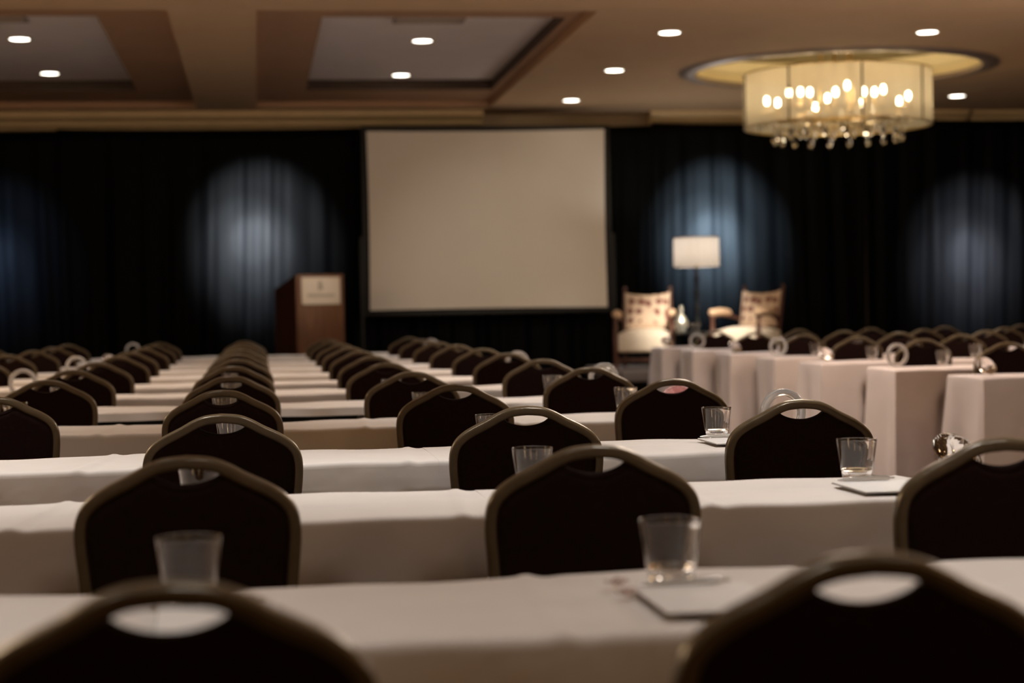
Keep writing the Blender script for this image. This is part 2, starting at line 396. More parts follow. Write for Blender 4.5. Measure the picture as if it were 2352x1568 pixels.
# ================================================================== SCREEN
SCY = 23.2
t = thing('projection_screen', 'large blank beige projection screen hung on the black drapes', 'projection screen', (2.95, SCY, 0))
m = MB(); n_ = 20
def scr(i, j):
    u, v = i / n_, j / n_
    x = -1.530 + 3.060 * u; zt = 3.478 + 0.012 * u - 0.014 * sin(PI * u); zb = 1.212 - 0.012 * u + 0.010 * sin(PI * u)
    bow = 0.012 * sin(PI * v); x += bow * (1 if u < 0.5 else -1) * abs(2 * u - 1)
    return (x, -0.012 - 0.01 * sin(PI * u) * sin(PI * v), zb + (zt - zb) * v)
m.add([scr(i, j) for j in range(n_ + 1) for i in range(n_ + 1)], [(j * (n_ + 1) + i, j * (n_ + 1) + i + 1, (j + 1) * (n_ + 1) + i + 1, (j + 1) * (n_ + 1) + i) for j in range(n_) for i in range(n_)])
m.build('screen_surface', 'screen', t)
fr = MB()
for a in ((-1.60, -1.545, 1.14, 3.54), (1.545, 1.60, 1.14, 3.54), (-1.545, 1.545, 3.495, 3.54), (-1.545, 1.545, 1.14, 1.19)): fr.box(a[0], a[1], 0.0, 0.03, a[2], a[3], 0.004)
fr.build('frame', 'black_metal', t)
for sx in (-1, 1):
    lg = MB(); lg.box(sx * 1.595 - 0.02 + 0.03 * sx, sx * 1.595 + 0.02 + 0.03 * sx, 0.0, 0.04, 0.0, 2.15, 0.004); lg.box(sx * 1.595 - 0.02 + 0.03 * sx, sx * 1.595 + 0.02 + 0.03 * sx, -0.35, 0.39, 0.0, 0.04, 0.004)
    lg.build('leg', 'black_metal', t)

# ================================================================== STAGE
SZ = 0.45
def riser(x0, x1, y0, y1, label, trimmat, name='stage_riser'):
    t = thing(name, label, 'stage', ((x0 + x1) / 2, (y0 + y1) / 2, 0))
    hx, hy = (x1 - x0) / 2, (y1 - y0) / 2
    MB().box(-hx, hx, -hy, hy, SZ - 0.12, SZ, 0.006).build('deck', trimmat, t)
    s = MB()
    pts = []
    n = int((x1 - x0) / 0.05)
    for i in range(n + 1): pts.append((-hx + 2 * hx * i / n, -hy + 0.012 + 0.008 * sin(i * 1.9)))
    k = len(pts)
    vs = [(x, y, 0.0) for x, y in pts] + [(x, y + 0.004, SZ - 0.122) for x, y in pts]
    s.add(vs, [(i, i + 1, i + 1 + k, i + k) for i in range(k - 1)])
    s.box(-hx + 0.02, -hx + 0.03, -hy + 0.03, hy, 0, SZ - 0.122); s.box(hx - 0.03, hx - 0.02, -hy + 0.03, hy, 0, SZ - 0.122)
    s.build('skirt', 'black', t)
    return t
riser(-0.55, 1.95, 20.75, 23.0, 'low black stage riser under the wooden lectern', 'black')
riser(4.17, 7.4, 20.75, 23.15, 'low grey edged stage riser under the two armchairs', 'stagegrey')

# ================================================================== LECTERN
def lectern():
    t = thing('lectern', 'brown wooden lectern with a cream sign on its front', 'lectern', (0.62, 21.95, SZ), 0.44)
    W, D = 0.31, 0.29
    # front panel faces -Y
    MB().box(-W, W, -D, -D + 0.025, 0.06, 1.20, 0.004).build('front_panel', 'wood', t)
    for s in (-1, 1):
        pl = MB(); n = 4
        poly = [(-D + 0.026, 0.06), (D, 0.06), (D, 1.04), (D - 0.10, 1.06), (-D + 0.026, 1.195)]
        x0, x1 = (s * W - 0.022, s * W) if s > 0 else (s * W, s * W + 0.022)
        vs = [(x0, y, z) for y, z in poly] + [(x1, y, z) for y, z in poly]; k = len(poly)
        pl.add(vs, [tuple(range(k)), tuple(range(2 * k - 1, k - 1, -1))] + [(i, (i + 1) % k, (i + 1) % k + k, i + k) for i in range(k)])
        pl.build('side_panel', 'wood2', t)
    MB().box(-W - 0.02, W + 0.02, -D - 0.02, D + 0.02, 0.0, 0.06, 0.01).build('base', 'wood2', t)
    tp = MB(); tp.add([(-W, -D + 0.03, 1.175), (W, -D + 0.03, 1.175), (W, D, 1.01), (-W, D, 1.01), (-W, -D + 0.03, 1.15), (W, -D + 0.03, 1.15), (W, D, 0.985), (-W, D, 0.985)],
                   [(0, 1, 2, 3), (7, 6, 5, 4), (0, 4, 5, 1), (1, 5, 6, 2), (2, 6, 7, 3), (3, 7, 4, 0)])
    tp.build('reading_top', 'wood', t)
    e = MB()
    for s in (-1, 1): e.box(s * W - 0.02, s * W + 0.003, -D - 0.004, -D + 0.001, 0.06, 1.2, 0.0015) if s > 0 else e.box(-W - 0.003, -W + 0.035, -D - 0.006, -D + 0.001, 0.06, 1.2, 0.0015)
    e.build('edge_strip', 'wood', t)
    sg = MB().box(-0.245, 0.26, -D - 0.014, -D - 0.002, 0.845, 1.165, 0.002).build('sign_board', 'sign', t)
    sg['label'] = 'cream sign board with a small crest and a line of lettering'
    em = MB(); y0, y1 = -D - 0.0165, -D - 0.014
    for (x0, x1, z0, z1) in ((-0.028, -0.014, 1.02, 1.115), (0.0, 0.014, 1.02, 1.075), (-0.014, 0.012, 1.105, 1.118), (-0.014, 0.012, 1.062, 1.074), (0.006, 0.02, 1.07, 1.11), (0.010, 0.028, 1.02, 1.055), (-0.036, -0.006, 1.012, 1.02)): em.box(x0, x1, y0, y1, z0, z1)
    em.build('crest', 'signink', sg)
    tx = MB(); random.seed(3); x = -0.17
    while x < 0.17:
        w_ = random.choice((0.012, 0.016, 0.020)); h = random.choice((0.026, 0.03, 0.034))
        tx.box(x, x + 0.005, y0, y1, 0.935, 0.935 + h); tx.box(x + w_ - 0.005, x + w_, y0, y1, 0.935, 0.935 + h); tx.box(x + 0.005, x + w_ - 0.005, y0, y1, 0.935 + h * random.choice((0.0, 0.45, 0.85)), 0.940 + h * 0.85)
        x += w_ + 0.008
    tx.build('lettering', 'signink', sg)
    # back braces / shelf
    MB().box(-W + 0.022, W - 0.022, -D + 0.03, D - 0.06, 0.55, 0.57).build('shelf', 'wood2', t)
lectern()

# ================================================================== FLOOR LAMP
def floor_lamp(x, y):
    t = thing('floor_lamp', 'lit floor lamp with cream drum shade and twisted dark pole', 'floor lamp', (x, y, SZ))
    MB().lathe([(0.0, 0.0), (0.16, 0.0), (0.165, 0.02), (0.14, 0.035), (0.06, 0.06), (0.035, 0.09), (0.03, 0.12), (0, 0.12)], 28).build('base', 'black_metal', t)
    p = MB(); n = 90; vs = []; fs = []
    for i in range(n + 1):
        z = 0.11 + (1.22 - 0.11) * i / n; a = i * 0.33
        rr = 0.026 + 0.006 * sin(i * 0.42)
        for q in range(8):
            b = a + 2 * PI * q / 8; r = rr * (1.0 if q % 2 else 0.72); vs.append((r * cos(b), r * sin(b), z))
    for i in range(n):
        for q in range(8): fs.append((i * 8 + q, i * 8 + (q + 1) % 8, (i + 1) * 8 + (q + 1) % 8, (i + 1) * 8 + q))
    p.add(vs, fs); p.build('pole', 'black_metal', t)
    MB().lathe([(0.0, 1.22), (0.02, 1.22), (0.028, 1.26), (0.018, 1.30), (0.018, 1.40), (0, 1.40)], 16).build('lamp_socket', 'brass', t)
    sh = MB().lathe([(0.288, 1.236), (0.283, 1.60), (0.280, 1.60), (0.285, 1.236)], 48, close=True).build('lamp_shade', 'lampshade', t)
    b = MB(); b.lathe([(0.2895, 1.236), (0.2895, 1.250), (0.287, 1.250), (0.287, 1.236)], 48, close=True); b.lathe([(0.2845, 1.588), (0.2845, 1.602), (0.282, 1.602), (0.282, 1.588)], 48, close=True)
    b.build('shade_band', 'cream', sh)
    sp = MB()
    for k in range(3): sp.tube([(0.015 * cos(k * 2.094), 0.015 * sin(k * 2.094), 1.39), (0.282 * cos(k * 2.094), 0.282 * sin(k * 2.094), 1.585)], 0.003, 6)
    sp.build('harp', 'brass', sh)
    MB().sphere((0, 0, 1.44), 0.035, 12, 8, (1, 1, 1.3)).build('bulb', 'bulb', t)
    point(x, y, SZ + 1.50, LAMP_W, (1, 0.95, 0.89), 0.06, 'floor_lamp_light')
LAMP_W = 23.0
floor_lamp(5.484, 22.45)

# ================================================================== ARMCHAIRS
def armchair(label, loc, rz, star):
    t = thing('armchair', label, 'armchair', (loc[0], loc[1], SZ + 0.001), rz, 'armchairs on the stage')
    # local front is -Y
    st = MB(); st.box(-0.31, 0.31, -0.30, 0.27, 0.20, 0.43, 0.03)
    vs = []; n = 10
    for j in range(n + 1):
        for i in range(n + 1):
            u, v = i / n * 2 - 1, j / n * 2 - 1
            vs.append((0.30 * u, -0.015 + 0.28 * v, 0.425 + 0.055 * (1 - u ** 4) * (1 - v ** 4)))
    st.add(vs, [(j * (n + 1) + i, j * (n + 1) + i + 1, (j + 1) * (n + 1) + i + 1, (j + 1) * (n + 1) + i) for j in range(n) for i in range(n)])
    s = st.build('seat', 'cream', t)
    nl = MB()
    for k in range(16): nl.sphere((-0.29 + 0.58 * k / 15, -0.302, 0.212), 0.009, 8, 5)
    for k in range(13):
        for sx in (-1, 1): nl.sphere((sx * 0.312, -0.28 + 0.5 * k / 12, 0.212), 0.009, 8, 5)
    nl.build('nailhead_trim', 'brass', s)
    # back cushion, slightly reclined, top edge dipping in the middle
    b = MB(); n = 12; fr_, bk = [], []
    for j in range(n + 1):
        v = j / n
        for i in range(n + 1):
            u = i / n * 2 - 1
            zt = 0.885 + 0.035 * abs(u) ** 2.2; z = 0.47 + (zt - 0.47) * v
            y = 0.235 + 0.10 * v; puff = 0.055 * (1 - abs(u) ** 5) * (1 - abs(2 * v - 1) ** 5)
            x = 0.275 * u * (0.94 + 0.06 * v)
            fr_.append((x, y - 0.02 - puff, z)); bk.append((x, y + 0.025, z))
    K = (n + 1) * (n + 1); idx = lambda j, i: j * (n + 1) + i
    fs = [(idx(j, i), idx(j, i + 1), idx(j + 1, i + 1), idx(j + 1, i)) for j in range(n) for i in range(n)]
    fs += [tuple(K + q for q in f[::-1]) for f in fs]
    for i in range(n):
        fs.append((idx(0, i), idx(0, i + 1), K + idx(0, i + 1), K + idx(0, i))); fs.append((idx(n, i), idx(n, i + 1), K + idx(n, i + 1), K + idx(n, i)))
        fs.append((idx(i, 0), idx(i + 1, 0), K + idx(i + 1, 0), K + idx(i, 0))); fs.append((idx(i, n), idx(i + 1, n), K + idx(i + 1, n), K + idx(i, n)))
    b.add(fr_ + bk, fs); b.build('backrest', 'brocade', t)
    # back posts with finials = rear legs going up
    for sx in (-1, 1):
        p = MB(); p.tube([(sx * 0.285, 0.30, 0.004), (sx * 0.285, 0.275, 0.20), (sx * 0.285, 0.265, 0.45), (sx * 0.282, 0.32, 0.70), (sx * 0.278, 0.375, 0.93)], 0.022, 8)
        pp = p.build('back_post', 'carvewood', t)
        MB().lathe([(0, 0), (0.024, 0.0), (0.016, 0.012), (0.027, 0.03), (0.022, 0.05), (0.008, 0.066), (0, 0.07)], 12, (sx * 0.278, 0.375, 0.925)).build('finial', 'carvewood', pp)
    # front legs continuing into turned arm posts
    for sx in (-1, 1):
        MB().lathe([(0, 0), (0.030, 0), (0.034, 0.02), (0.022, 0.05), (0.030, 0.12), (0.033, 0.20), (0.033, 0.44), (0.022, 0.46), (0.03, 0.50), (0.02, 0.54), (0.028, 0.585), (0.024, 0.60), (0, 0.60)], 12, (sx * 0.335, -0.27, 0)).build('leg', 'carvewood', t)
        ar = MB(); ar.tube([(sx * 0.335, -0.31, 0.60), (sx * 0.335, -0.27, 0.615), (sx * 0.33, -0.05, 0.625), (sx * 0.31, 0.15, 0.60), (sx * 0.295, 0.29, 0.565)], 0.02, 8)
        a = ar.build('arm_rail', 'carvewood', t)
        pd = MB(); pd.tube([(sx * 0.335, -0.315, 0.645), (sx * 0.335, -0.29, 0.655), (sx * 0.333, -0.10, 0.665), (sx * 0.325, 0.06, 0.655), (sx * 0.318, 0.11, 0.648)], [0.02, 0.042, 0.048, 0.042, 0.018], 12, None, (0, 0, 1))
        pd.build('arm_pad', 'tan', a)
    sr = MB(); sr.box(-0.31, 0.31, -0.28, -0.25, 0.09, 0.12, 0.006); sr.box(-0.30, 0.30, 0.27, 0.295, 0.09, 0.12, 0.006)
    for sx in (-1, 1): sr.box(sx * 0.315 - 0.013, sx * 0.315 + 0.013, -0.26, 0.28, 0.07, 0.10, 0.006)
    sr.build('stretcher', 'carvewood', t)
    return t
armchair('carved wooden armchair with brocade back beside the projection screen', (4.66, 21.72), -0.30, False)
armchair('carved wooden armchair with brocade back beyond the floor lamp, angled inward', (5.96, 21.82), -0.85, True)

# side table and what stands on it
t = thing('side_table', 'small round black side table between the two armchairs', 'side table', (5.13, 21.12, SZ))
MB().lathe([(0, 0.405), (0.215, 0.405), (0.22, 0.415), (0.22, 0.43), (0.213, 0.435), (0, 0.435)], 32).build('table_top', 'black_metal', t)
MB().lathe([(0, 0.02), (0.022, 0.02), (0.03, 0.12), (0.02, 0.2), (0.028, 0.3), (0.02, 0.405), (0, 0.405)], 14).build('pedestal', 'black_metal', t)
MB().lathe([(0, 0), (0.16, 0), (0.165, 0.012), (0.05, 0.03), (0, 0.03)], 28).build('base', 'black_metal', t)
STZ = SZ + 0.4355
tag(MB().lathe([(0, 0), (0.050, 0), (0.062, 0.03), (0.080, 0.085), (0.076, 0.13), (0.05, 0.18), (0.026, 0.21), (0.021, 0.24), (0.028, 0.255), (0.030, 0.27), (0.020, 0.285), (0.017, 0.30), (0.020, 0.315), (0, 0.315)], 28, (0, 0, 0)).build('vase', 'vase'), 'silver gourd shaped bottle vase on the small black side table', 'vase').location = (4.965, 21.13, STZ)
wg0 = thing('wine_glass', 'clear stem glass beside the silver vase', 'glass', (5.075, 21.0, STZ), 0, 'glasses on the side table')
MB().lathe([(0, 0), (0.030, 0), (0.030, 0.003), (0.006, 0.006), (0.004, 0.02), (0.004, 0.04), (0.012, 0.048), (0.030, 0.066), (0.033, 0.085), (0.030, 0.105), (0.028, 0.105), (0.031, 0.085), (0.028, 0.067), (0.010, 0.052), (0, 0.052)], 20).build('bowl', 'glass', wg0)
wgt = tree_of(wg0)
dup(wg0, wgt, (5.15, 21.08, STZ), 0, 'clear stem glass next to the floor lamp pole, farther from the vase')

# ================================================================== CHANDELIER
def chandelier():
    zb, zt, R = 3.145, 3.725, 1.025
    t = thing('chandelier', 'large gold organza drum chandelier with hanging crystal drops', 'chandelier', (CX, CY, H0))
    Z = lambda z: z - H0
    sh = MB().lathe([(R, Z(zb)), (R, Z(zt))], 96)
    sh.f = [f for f in sh.f if len(f) == 4]
    s = sh.build('drum_shade', 'organza', t)
    for nm, z in (('rim', zb), ('rim', zt)):
        MB().lathe([(R - 0.008, Z(z) - 0.008), (R + 0.010, Z(z) - 0.008), (R + 0.010, Z(z) + 0.008), (R - 0.008, Z(z) + 0.008)], 96, close=True).build(nm, 'brass', s)
    for a in (-2.40, -1.63, -0.83, -0.05, 0.73, 1.51, 2.29, 3.08):
        r = MB(); r.tube([((R + 0.004) * cos(a), (R + 0.004) * sin(a), Z(zb)), ((R + 0.004) * cos(a), (R + 0.004) * sin(a), Z(zt))], 0.011, 6)
        r.build('rib', 'black_metal', s)
    # inner frame: canopy, rods, rings, arms
    f = MB(); f.lathe([(0, 0.51), (0.30, 0.51), (0.30, 0.46), (0.06, 0.42), (0, 0.42)], 32)
    f.build('canopy', 'brass', t)
    rd = MB()
    for a in (-2.0, -1.1, 0.7, 2.2): rd.tube([(0.2 * cos(a), 0.2 * sin(a), 0.45), (0.25 * cos(a), 0.25 * sin(a), Z(3.32))], 0.016, 8)
    rd.build('hanging_rod', 'brass', t)
    fr = MB()
    for rr, z in ((0.80, 3.30), (0.70, 3.17), (0.5, 3.20), (0.30, 3.18)): fr.tube([(rr * cos(2 * PI * k / 48), rr * sin(2 * PI * k / 48), Z(z)) for k in range(48)], 0.012, 6, closed=True)
    for k in range(8):
        a = 2 * PI * k / 8; fr.tube([(0.25 * cos(a), 0.25 * sin(a), Z(3.32)), (0.5 * cos(a), 0.5 * sin(a), Z(3.24)), (0.80 * cos(a), 0.80 * sin(a), Z(3.30)), (1.02 * cos(a), 1.02 * sin(a), Z(3.32))], 0.010, 6)
    fr.build('inner_frame', 'brass', t)
    random.seed(11)
    bulbs = []
    for k in range(9):
        a = 2 * PI * k / 9 + 0.2; bulbs.append((0.78 * cos(a), 0.74 * sin(a), 3.44 + 0.03 * (k % 2)))
    for k in range(6):
        a = 2 * PI * k / 6 + 0.5; bulbs.append((0.42 * cos(a), 0.38 * sin(a), 3.55 - 0.05 * (k % 2)))
    for x, y, z in bulbs:
        cn = MB().lathe([(0, -0.16), (0.016, -0.16), (0.016, -0.05), (0.022, -0.045), (0, -0.045)], 10, (x, y, Z(z))).build('candle', 'brass', t)
        MB().sphere((x, y, Z(z)), 0.027, 10, 8, (1, 1, 1.8)).build('bulb', 'bulb', cn)
    # crystal drops on an outer ring and shorter strings of beads
    def drop(mb, x, y, z, L, r):
        mb.tube([(x, y, z), (x, y, z - L)], 0.0035, 5)
        mb.lathe([(0, 0), (r * 0.25, -0.006), (r * 0.45, -r * 0.9), (r, -r * 2.6), (r * 0.8, -r * 3.3), (r * 0.3, -r * 3.9), (0, -r * 4.0)], 8, (x, y, z - L))
    for k in range(20):
        a = 2 * PI * k / 20 + 0.13; d = MB(); drop(d, 0.70 * cos(a), 0.70 * sin(a), Z(3.17), 0.07, 0.034)
        d.build('crystal_drop', 'crystal', t, smooth=False)
    for k in range(14):
        a = 2 * PI * k / 14; d = MB(); drop(d, 0.5 * cos(a), 0.5 * sin(a), Z(3.20), 0.05, 0.026)
        d.build('crystal_drop', 'crystal', t, smooth=False)
    for k in range(30):
        a = 2 * PI * k / 30 + 0.05; d = MB()
        for q in range(3): d.sphere((0.80 * cos(a), 0.80 * sin(a), Z(3.29) - 0.05 * q), 0.022, 8, 5)
        d.build('bead_string', 'crystal', t, smooth=False)
    for x, y in ((0.35, 0), (-0.35, 0.1), (0, -0.4), (0, 0.4)): point(CX + x, CY + y, 3.46, CHAND_W, (1, 0.80, 0.52), 0.10, 'chandelier_light')
CHAND_W = 3.9
chandelier()

# ================================================================== WHERE THE CHAIRS STAND
CHAIRS = []
COLN = {'C': 'the aisle end column', 'B': 'the second column from the aisle', 'A': 'the third column from the aisle', 'Z': 'the fourth column from the aisle', 'D': 'the fifth column from the aisle'}
COLX = {'C': 1.53, 'B': 0.69, 'A': -0.13, 'Z': -0.955, 'D': -1.85, 'E': -2.65}
COLN['E'] = 'the outermost column'
MEAS = {('A', 1): (-0.095, 1.885), ('B', 1): (0.650, 1.895), ('A', 2): (-0.14, 3.55), ('B', 2): (0.65, 3.53), ('C', 2): (1.44, 3.40),
        ('A', 3): (-0.10, 5.02), ('B', 3): (0.735, 5.01), ('C', 3): (1.51, 4.97), ('Z', 3): (-0.93, 4.97), ('A', 4): (-0.13, 6.62), ('B', 4): (0.71, 6.66), ('C', 4): (1.52, 6.62), ('Z', 4): (-0.905, 6.5),
        ('Z', 5): (-0.915, 8.17), ('A', 5): (-0.12, 8.10), ('B', 5): (0.68, 8.12), ('C', 5): (1.49, 8.22), ('Z', 6): (-0.945, 9.66), ('A', 6): (-0.13, 9.68), ('B', 6): (0.67, 9.63), ('C', 6): (1.50, 9.70)}
rr = random.Random(5)
for k in range(1, 13):
    for c in 'CBAZDE':
        jx, jy, jr = rr.uniform(-.015, .015), rr.uniform(-.03, .02), rr.uniform(-.03, .03)
        if (c, k) in MEAS: x, y = MEAS[(c, k)]; jr *= 0.5
        elif k >= 7: x, y = COLX[c] + jx, ROW[k] - 0.36 + jy
        elif k >= 4: x, y = COLX[c] + jx, ROW[k] - 0.36 + jy
        else: continue
        if not (in_view(x + 0.15, y, 0.86, 0) or in_view(x, y, 0.92, 0) or in_view(x - .2, y, .8, 0)): continue
        if k >= 4: y = min(y, ROW[k] - 0.35)
        row = 'nearest row' if k == 1 else ('row nearest the stage' if k == 12 else ORD[k] + ' row')
        CHAIRS.append((x, y, 'dark crown back banquet chair in the %s, %s' % (row, COLN[c].replace('the ', '')), jr, 'banquet chairs of the near block'))
RCX = [4.71, 5.59, 6.39, 7.2, 8.05, 8.85]
for k in range(7, 13):
    for ci, cx in enumerate(RCX):
        x, y = cx + rr.uniform(-.02, .02), RROW[k] - 0.38 + rr.uniform(-.03, .03)
        if not in_view(x - 0.1, y, 0.90, 0): continue
        row = 'last row' if k == 12 else ORD[k - 5] + ' row'
        cn = 'at the aisle end' if ci == 0 else ORD[ci + 1] + ' from the aisle'
        CHAIRS.append((x, y, 'dark banquet chair across the aisle, %s, %s' % (row, cn.replace(' from the aisle', ' seat inward')), rr.uniform(-.04, .04), 'banquet chairs across the aisle'))

# ================================================================== TABLECLOTHS
def cloth(x0, x1, y0, y1, label, hem=0.03, lift=0.0, hem_front=None, ends=(True, True), ph=0.0, creases=(), bulge=1.0, material='cloth', name='tablecloth', group='ivory cloths of the near seating block'):
    m = MB()
    nx = max(12, int((x1 - x0) / (0.011 if creases else 0.03))); ny = 18
    rnd = random.Random(int(round(y0 * 100)) + 5)
    a1, a2, a3 = rnd.uniform(0, 6), rnd.uniform(0, 6), rnd.uniform(0, 6)
    def top(i, j):
        x = x0 + (x1 - x0) * i / nx; y = y0 + (y1 - y0) * j / ny
        z = TZ + lift + 0.0018 * sin(3.1 * x + a1) * sin(7 * y + a2) + 0.0012 * sin(11 * x + 3 * y + a3) + 0.0008 * sin(23 * x - 9 * y)
        z += 0.0025 * (j / ny) ** 6 * sin(5 * x + a2)
        for (cx, sl) in creases: z += 0.0042 * math.exp(-((x - cx - sl * (y - y0)) / 0.014) ** 2) - 0.0022 * math.exp(-((x - cx - 0.035 - sl * (y - y0)) / 0.018) ** 2)
        z += 0.002 * math.exp(-((y - (y0 + y1) / 2) / 0.008) ** 2)
        return (x, y, z)
    T = [top(i, j) for j in range(ny + 1) for i in range(nx + 1)]
    I = lambda i, j: j * (nx + 1) + i
    m.add(T, [(I(i, j), I(i + 1, j), I(i + 1, j + 1), I(i, j + 1)) for j in range(ny) for i in range(nx)])
    per = [(i, 0, 'f') for i in range(nx)] + [(nx, j, 'r') for j in range(ny)] + [(i, ny, 'b') for i in range(nx, 0, -1)] + [(0, j, 'l') for j in range(ny, 0, -1)]
    def nrm(i, j):
        n = Vector((0, 0, 0))
        if j == 0: n.y -= 1
        if j == ny: n.y += 1
        if i == 0: n.x -= 1
        if i == nx: n.x += 1
        return n
    lev = [(0.004, 0.0012), (0.0085, 0.0045), (0.011, 0.010), (0.012, 0.018)] + [(0.012, 0.02 + 0.71 * (k / 13.0)) for k in range(1, 14)]
    dents = [(c_[0], c_[1]) for c_ in CHAIRS if y0 - 0.62 < c_[1] < y0 and x0 - 0.4 < c_[0] < x1 + 0.4]
    rings = [[I(i, j) for i, j, _ in per]]
    for (off, dn) in lev:
        ring = []
        for k, (i, j, sd) in enumerate(per):
            p = Vector(T[I(i, j)]); n = nrm(i, j); q = n.copy()
            fd = (TZ - hem)
            if hem_front is not None and (j == 0): fd = TZ - hem_front
            d = dn / 0.73 * fd if dn > 0.02 else min(dn, fd)
            g = max(0.0, (dn - 0.02) / 0.71)
            s_ = p.x if sd in 'fb' else p.y
            w = bulge * (0.010 * sin(s_ * 9 + a1 + ph) + 0.007 * sin(s_ * 21 + a2) + (0.018 if sd in 'lr' else 0.0) * sin(s_ * 14 + a3 + ph))
            if sd in 'fb':
                if not ends[0]: w *= min(1, (p.x - x0) / 0.12)
                if not ends[1]: w *= min(1, (x1 - p.x) / 0.12)
            if sd in 'lr' and not ends[0 if sd == 'l' else 1]: w = 0; q = Vector((0, n.y, 0)); 
            if (i == 0 and not ends[0]) or (i == nx and not ends[1]): q.x = 0
            flare = (0.016 if material == 'cloth' else -0.004) * g
            r = p + q * (off + flare + w * g); r.z = p.z - d
            if j == 0:      # the cloth is pushed in over a tucked seat
                for (cx, cyap) in dents:
                    push = cyap + 0.30 + 0.15 + 0.035 - r.y
                    if push > 0 and abs(r.x - cx) < 0.36:
                        fx = min(1, max(0, (0.36 - abs(r.x - cx)) / 0.10)); fz = min(1, max(0, (0.62 - r.z) / 0.10))
                        r.y += push * fx * fx * (3 - 2 * fx) * fz * fz * (3 - 2 * fz)
            if i in (0, nx) and j in (0, ny) and q.length > 1.2: r += q.normalized() * (0.030 if material == 'cloth' else 0.022) * g * sin(2.2 * g + 0.3)
            m.v.append(tuple(r)); ring.append(len(m.v) - 1)
        rings.append(ring)
    K = len(per)
    for a in range(len(rings) - 1):
        for k in range(K):
            k2 = (k + 1) % K
            sd = per[k][2]
            if sd == 'l' and not ends[0]: continue
            if sd == 'r' and not ends[1]: continue
            m.f.append((rings[a][k], rings[a][k2], rings[a + 1][k2], rings[a + 1][k]))
    o = m.build(name, material, ang=60)
    return tag(o, label, 'tablecloth', group)

SEG = [(-4.97, -3.1377, 'outer end'), (-3.1374, -1.3097, 'fourth and fifth chair columns'), (-1.3094, 0.5203, 'third chair column'), (0.5206, 1.78, 'aisle end')]
for k in range(1, 13):
    for si, (xa, xb, nm) in enumerate(SEG):
        if not (in_view(xb, ROW[k], TZ) or in_view(xa, ROW[k], TZ) or in_view((xa + xb) / 2, ROW[k], TZ) or in_view((xa + 2 * xb) / 3, ROW[k] + 0.5, TZ)): continue
        cr = ()
        if si == 2 and k in (2, 3): cr = ((-0.52, 0.12), (-0.86, -0.1), (0.43, 0.08))
        if si == 3 and k <= 4: cr = ((0.98, 0.03), (1.62, -0.05))
        if si == 2 and k in (1, 4): cr = ((0.40, 0.05), (-0.6, 0.08))
        row = 'nearest row' if k == 1 else ('last row' if k == 12 else ORD[k] + ' row')
        lb = 'ivory tablecloth at the %s, %s of the near block' % (nm, row)
        if k == 5: lb = 'short hemmed ivory tablecloth at the %s, fifth row of the near block' % nm
        cloth(xa, xb, ROW[k], ROW[k] + DEPTH, lb, hem=0.03, hem_front=((0.722 if si < 3 else 0.718) if k == 5 else None), ends=(si == 0, si == 3), ph=k * 0.7 + si, creases=cr, lift=0)
        if k == 5:
            t = thing('folding_table', 'dark folding table under the short hemmed ivory cloth, %s' % nm, 'table', ((xa + xb) / 2, ROW[5] + DEPTH / 2, 0), 0, 'folding tables of the fifth row')
            hx = (xb - xa) / 2 - 0.015
            MB().box(-hx, hx, -DEPTH / 2 + 0.015, DEPTH / 2 - 0.015, 0.728, TZ - 0.010, 0.004).build('table_top', 'black_metal', t)
            MB().box(-hx + 0.05, hx - 0.05, -0.20, -0.18, 0.66, 0.728).build('apron', 'black_metal', t)
            for sx in (-1, 1):
                for sy in (-1, 1):
                    l = MB(); l.tube([(sx * (hx - 0.18), 0.03 + sy * 0.15, 0), (sx * (hx - 0.18), 0.03 + sy * 0.15, 0.728)], 0.013, 8); l.build('leg', 'black_metal', t)
RSEG = [(4.07, 5.90), (5.901, 7.73), (7.731, 9.56)]
REND = {6: 4.07, 7: 4.09, 8: 4.07, 9: 4.15, 10: 4.18, 11: 4.20, 12: 4.235}
RN = ['aisle end', 'middle', 'outer']
for k in range(6, 13):
    for si, (xa, xb) in enumerate(RSEG):
        xa += REND[k] - 4.07; xb += REND[k] - 4.07
        if not (in_view(xa, RROW[k], TZ, 0) or in_view((xa + xb) / 2, RROW[k], TZ, 0)): continue
        row = {6: 'nearest', 12: 'last'}.get(k, ORD[k - 5])
        cloth(xa, xb, RROW[k], RROW[k] + DEPTH, 'pink-light tinted ivory tablecloth over the %s table in the %s row across the aisle' % (RN[si], row), ends=(si == 0, si == 2), lift=0, ph=k * 1.3 + si * 0.4, bulge=1.8, material='cloth_pink_lit', group='ivory cloths of the block across the aisle')

# ================================================================== BANQUET CHAIRS
OUT = [(0, 0), (.045, -.0045), (.080, -.0175), (.113, -.036), (.156, -.0575), (.184, -.076), (.2025, -.096), (.2125, -.118), (.217, -.145), (.2165, -.18), (.212, -.232), (.205, -.32), (.198, -.42), (.194, -.49)]
LEAN = math.radians(9.5)
def backpt(x, s, off=0.0):     # s = distance down from the crown; off = offset normal to the back (towards the front)
    return Vector((x, -0.30 + (-s) * sin(LEAN) + off * cos(LEAN), 0.93 + s * cos(LEAN) + off * sin(LEAN)))
half = catmull(OUT, 5)
full = [(-x, z) for x, z in half[::-1]] + half[1:]
def inset(poly, d):
    out = []
    n = len(poly)
    for i in range(n):
        a, b = poly[max(i - 1, 0)], poly[min(i + 1, n - 1)]
        tx, tz = b[0] - a[0], b[1] - a[1]; L = math.hypot(tx, tz)
        out.append((poly[i][0] + tz / L * d, poly[i][1] - tx / L * d))
    return out
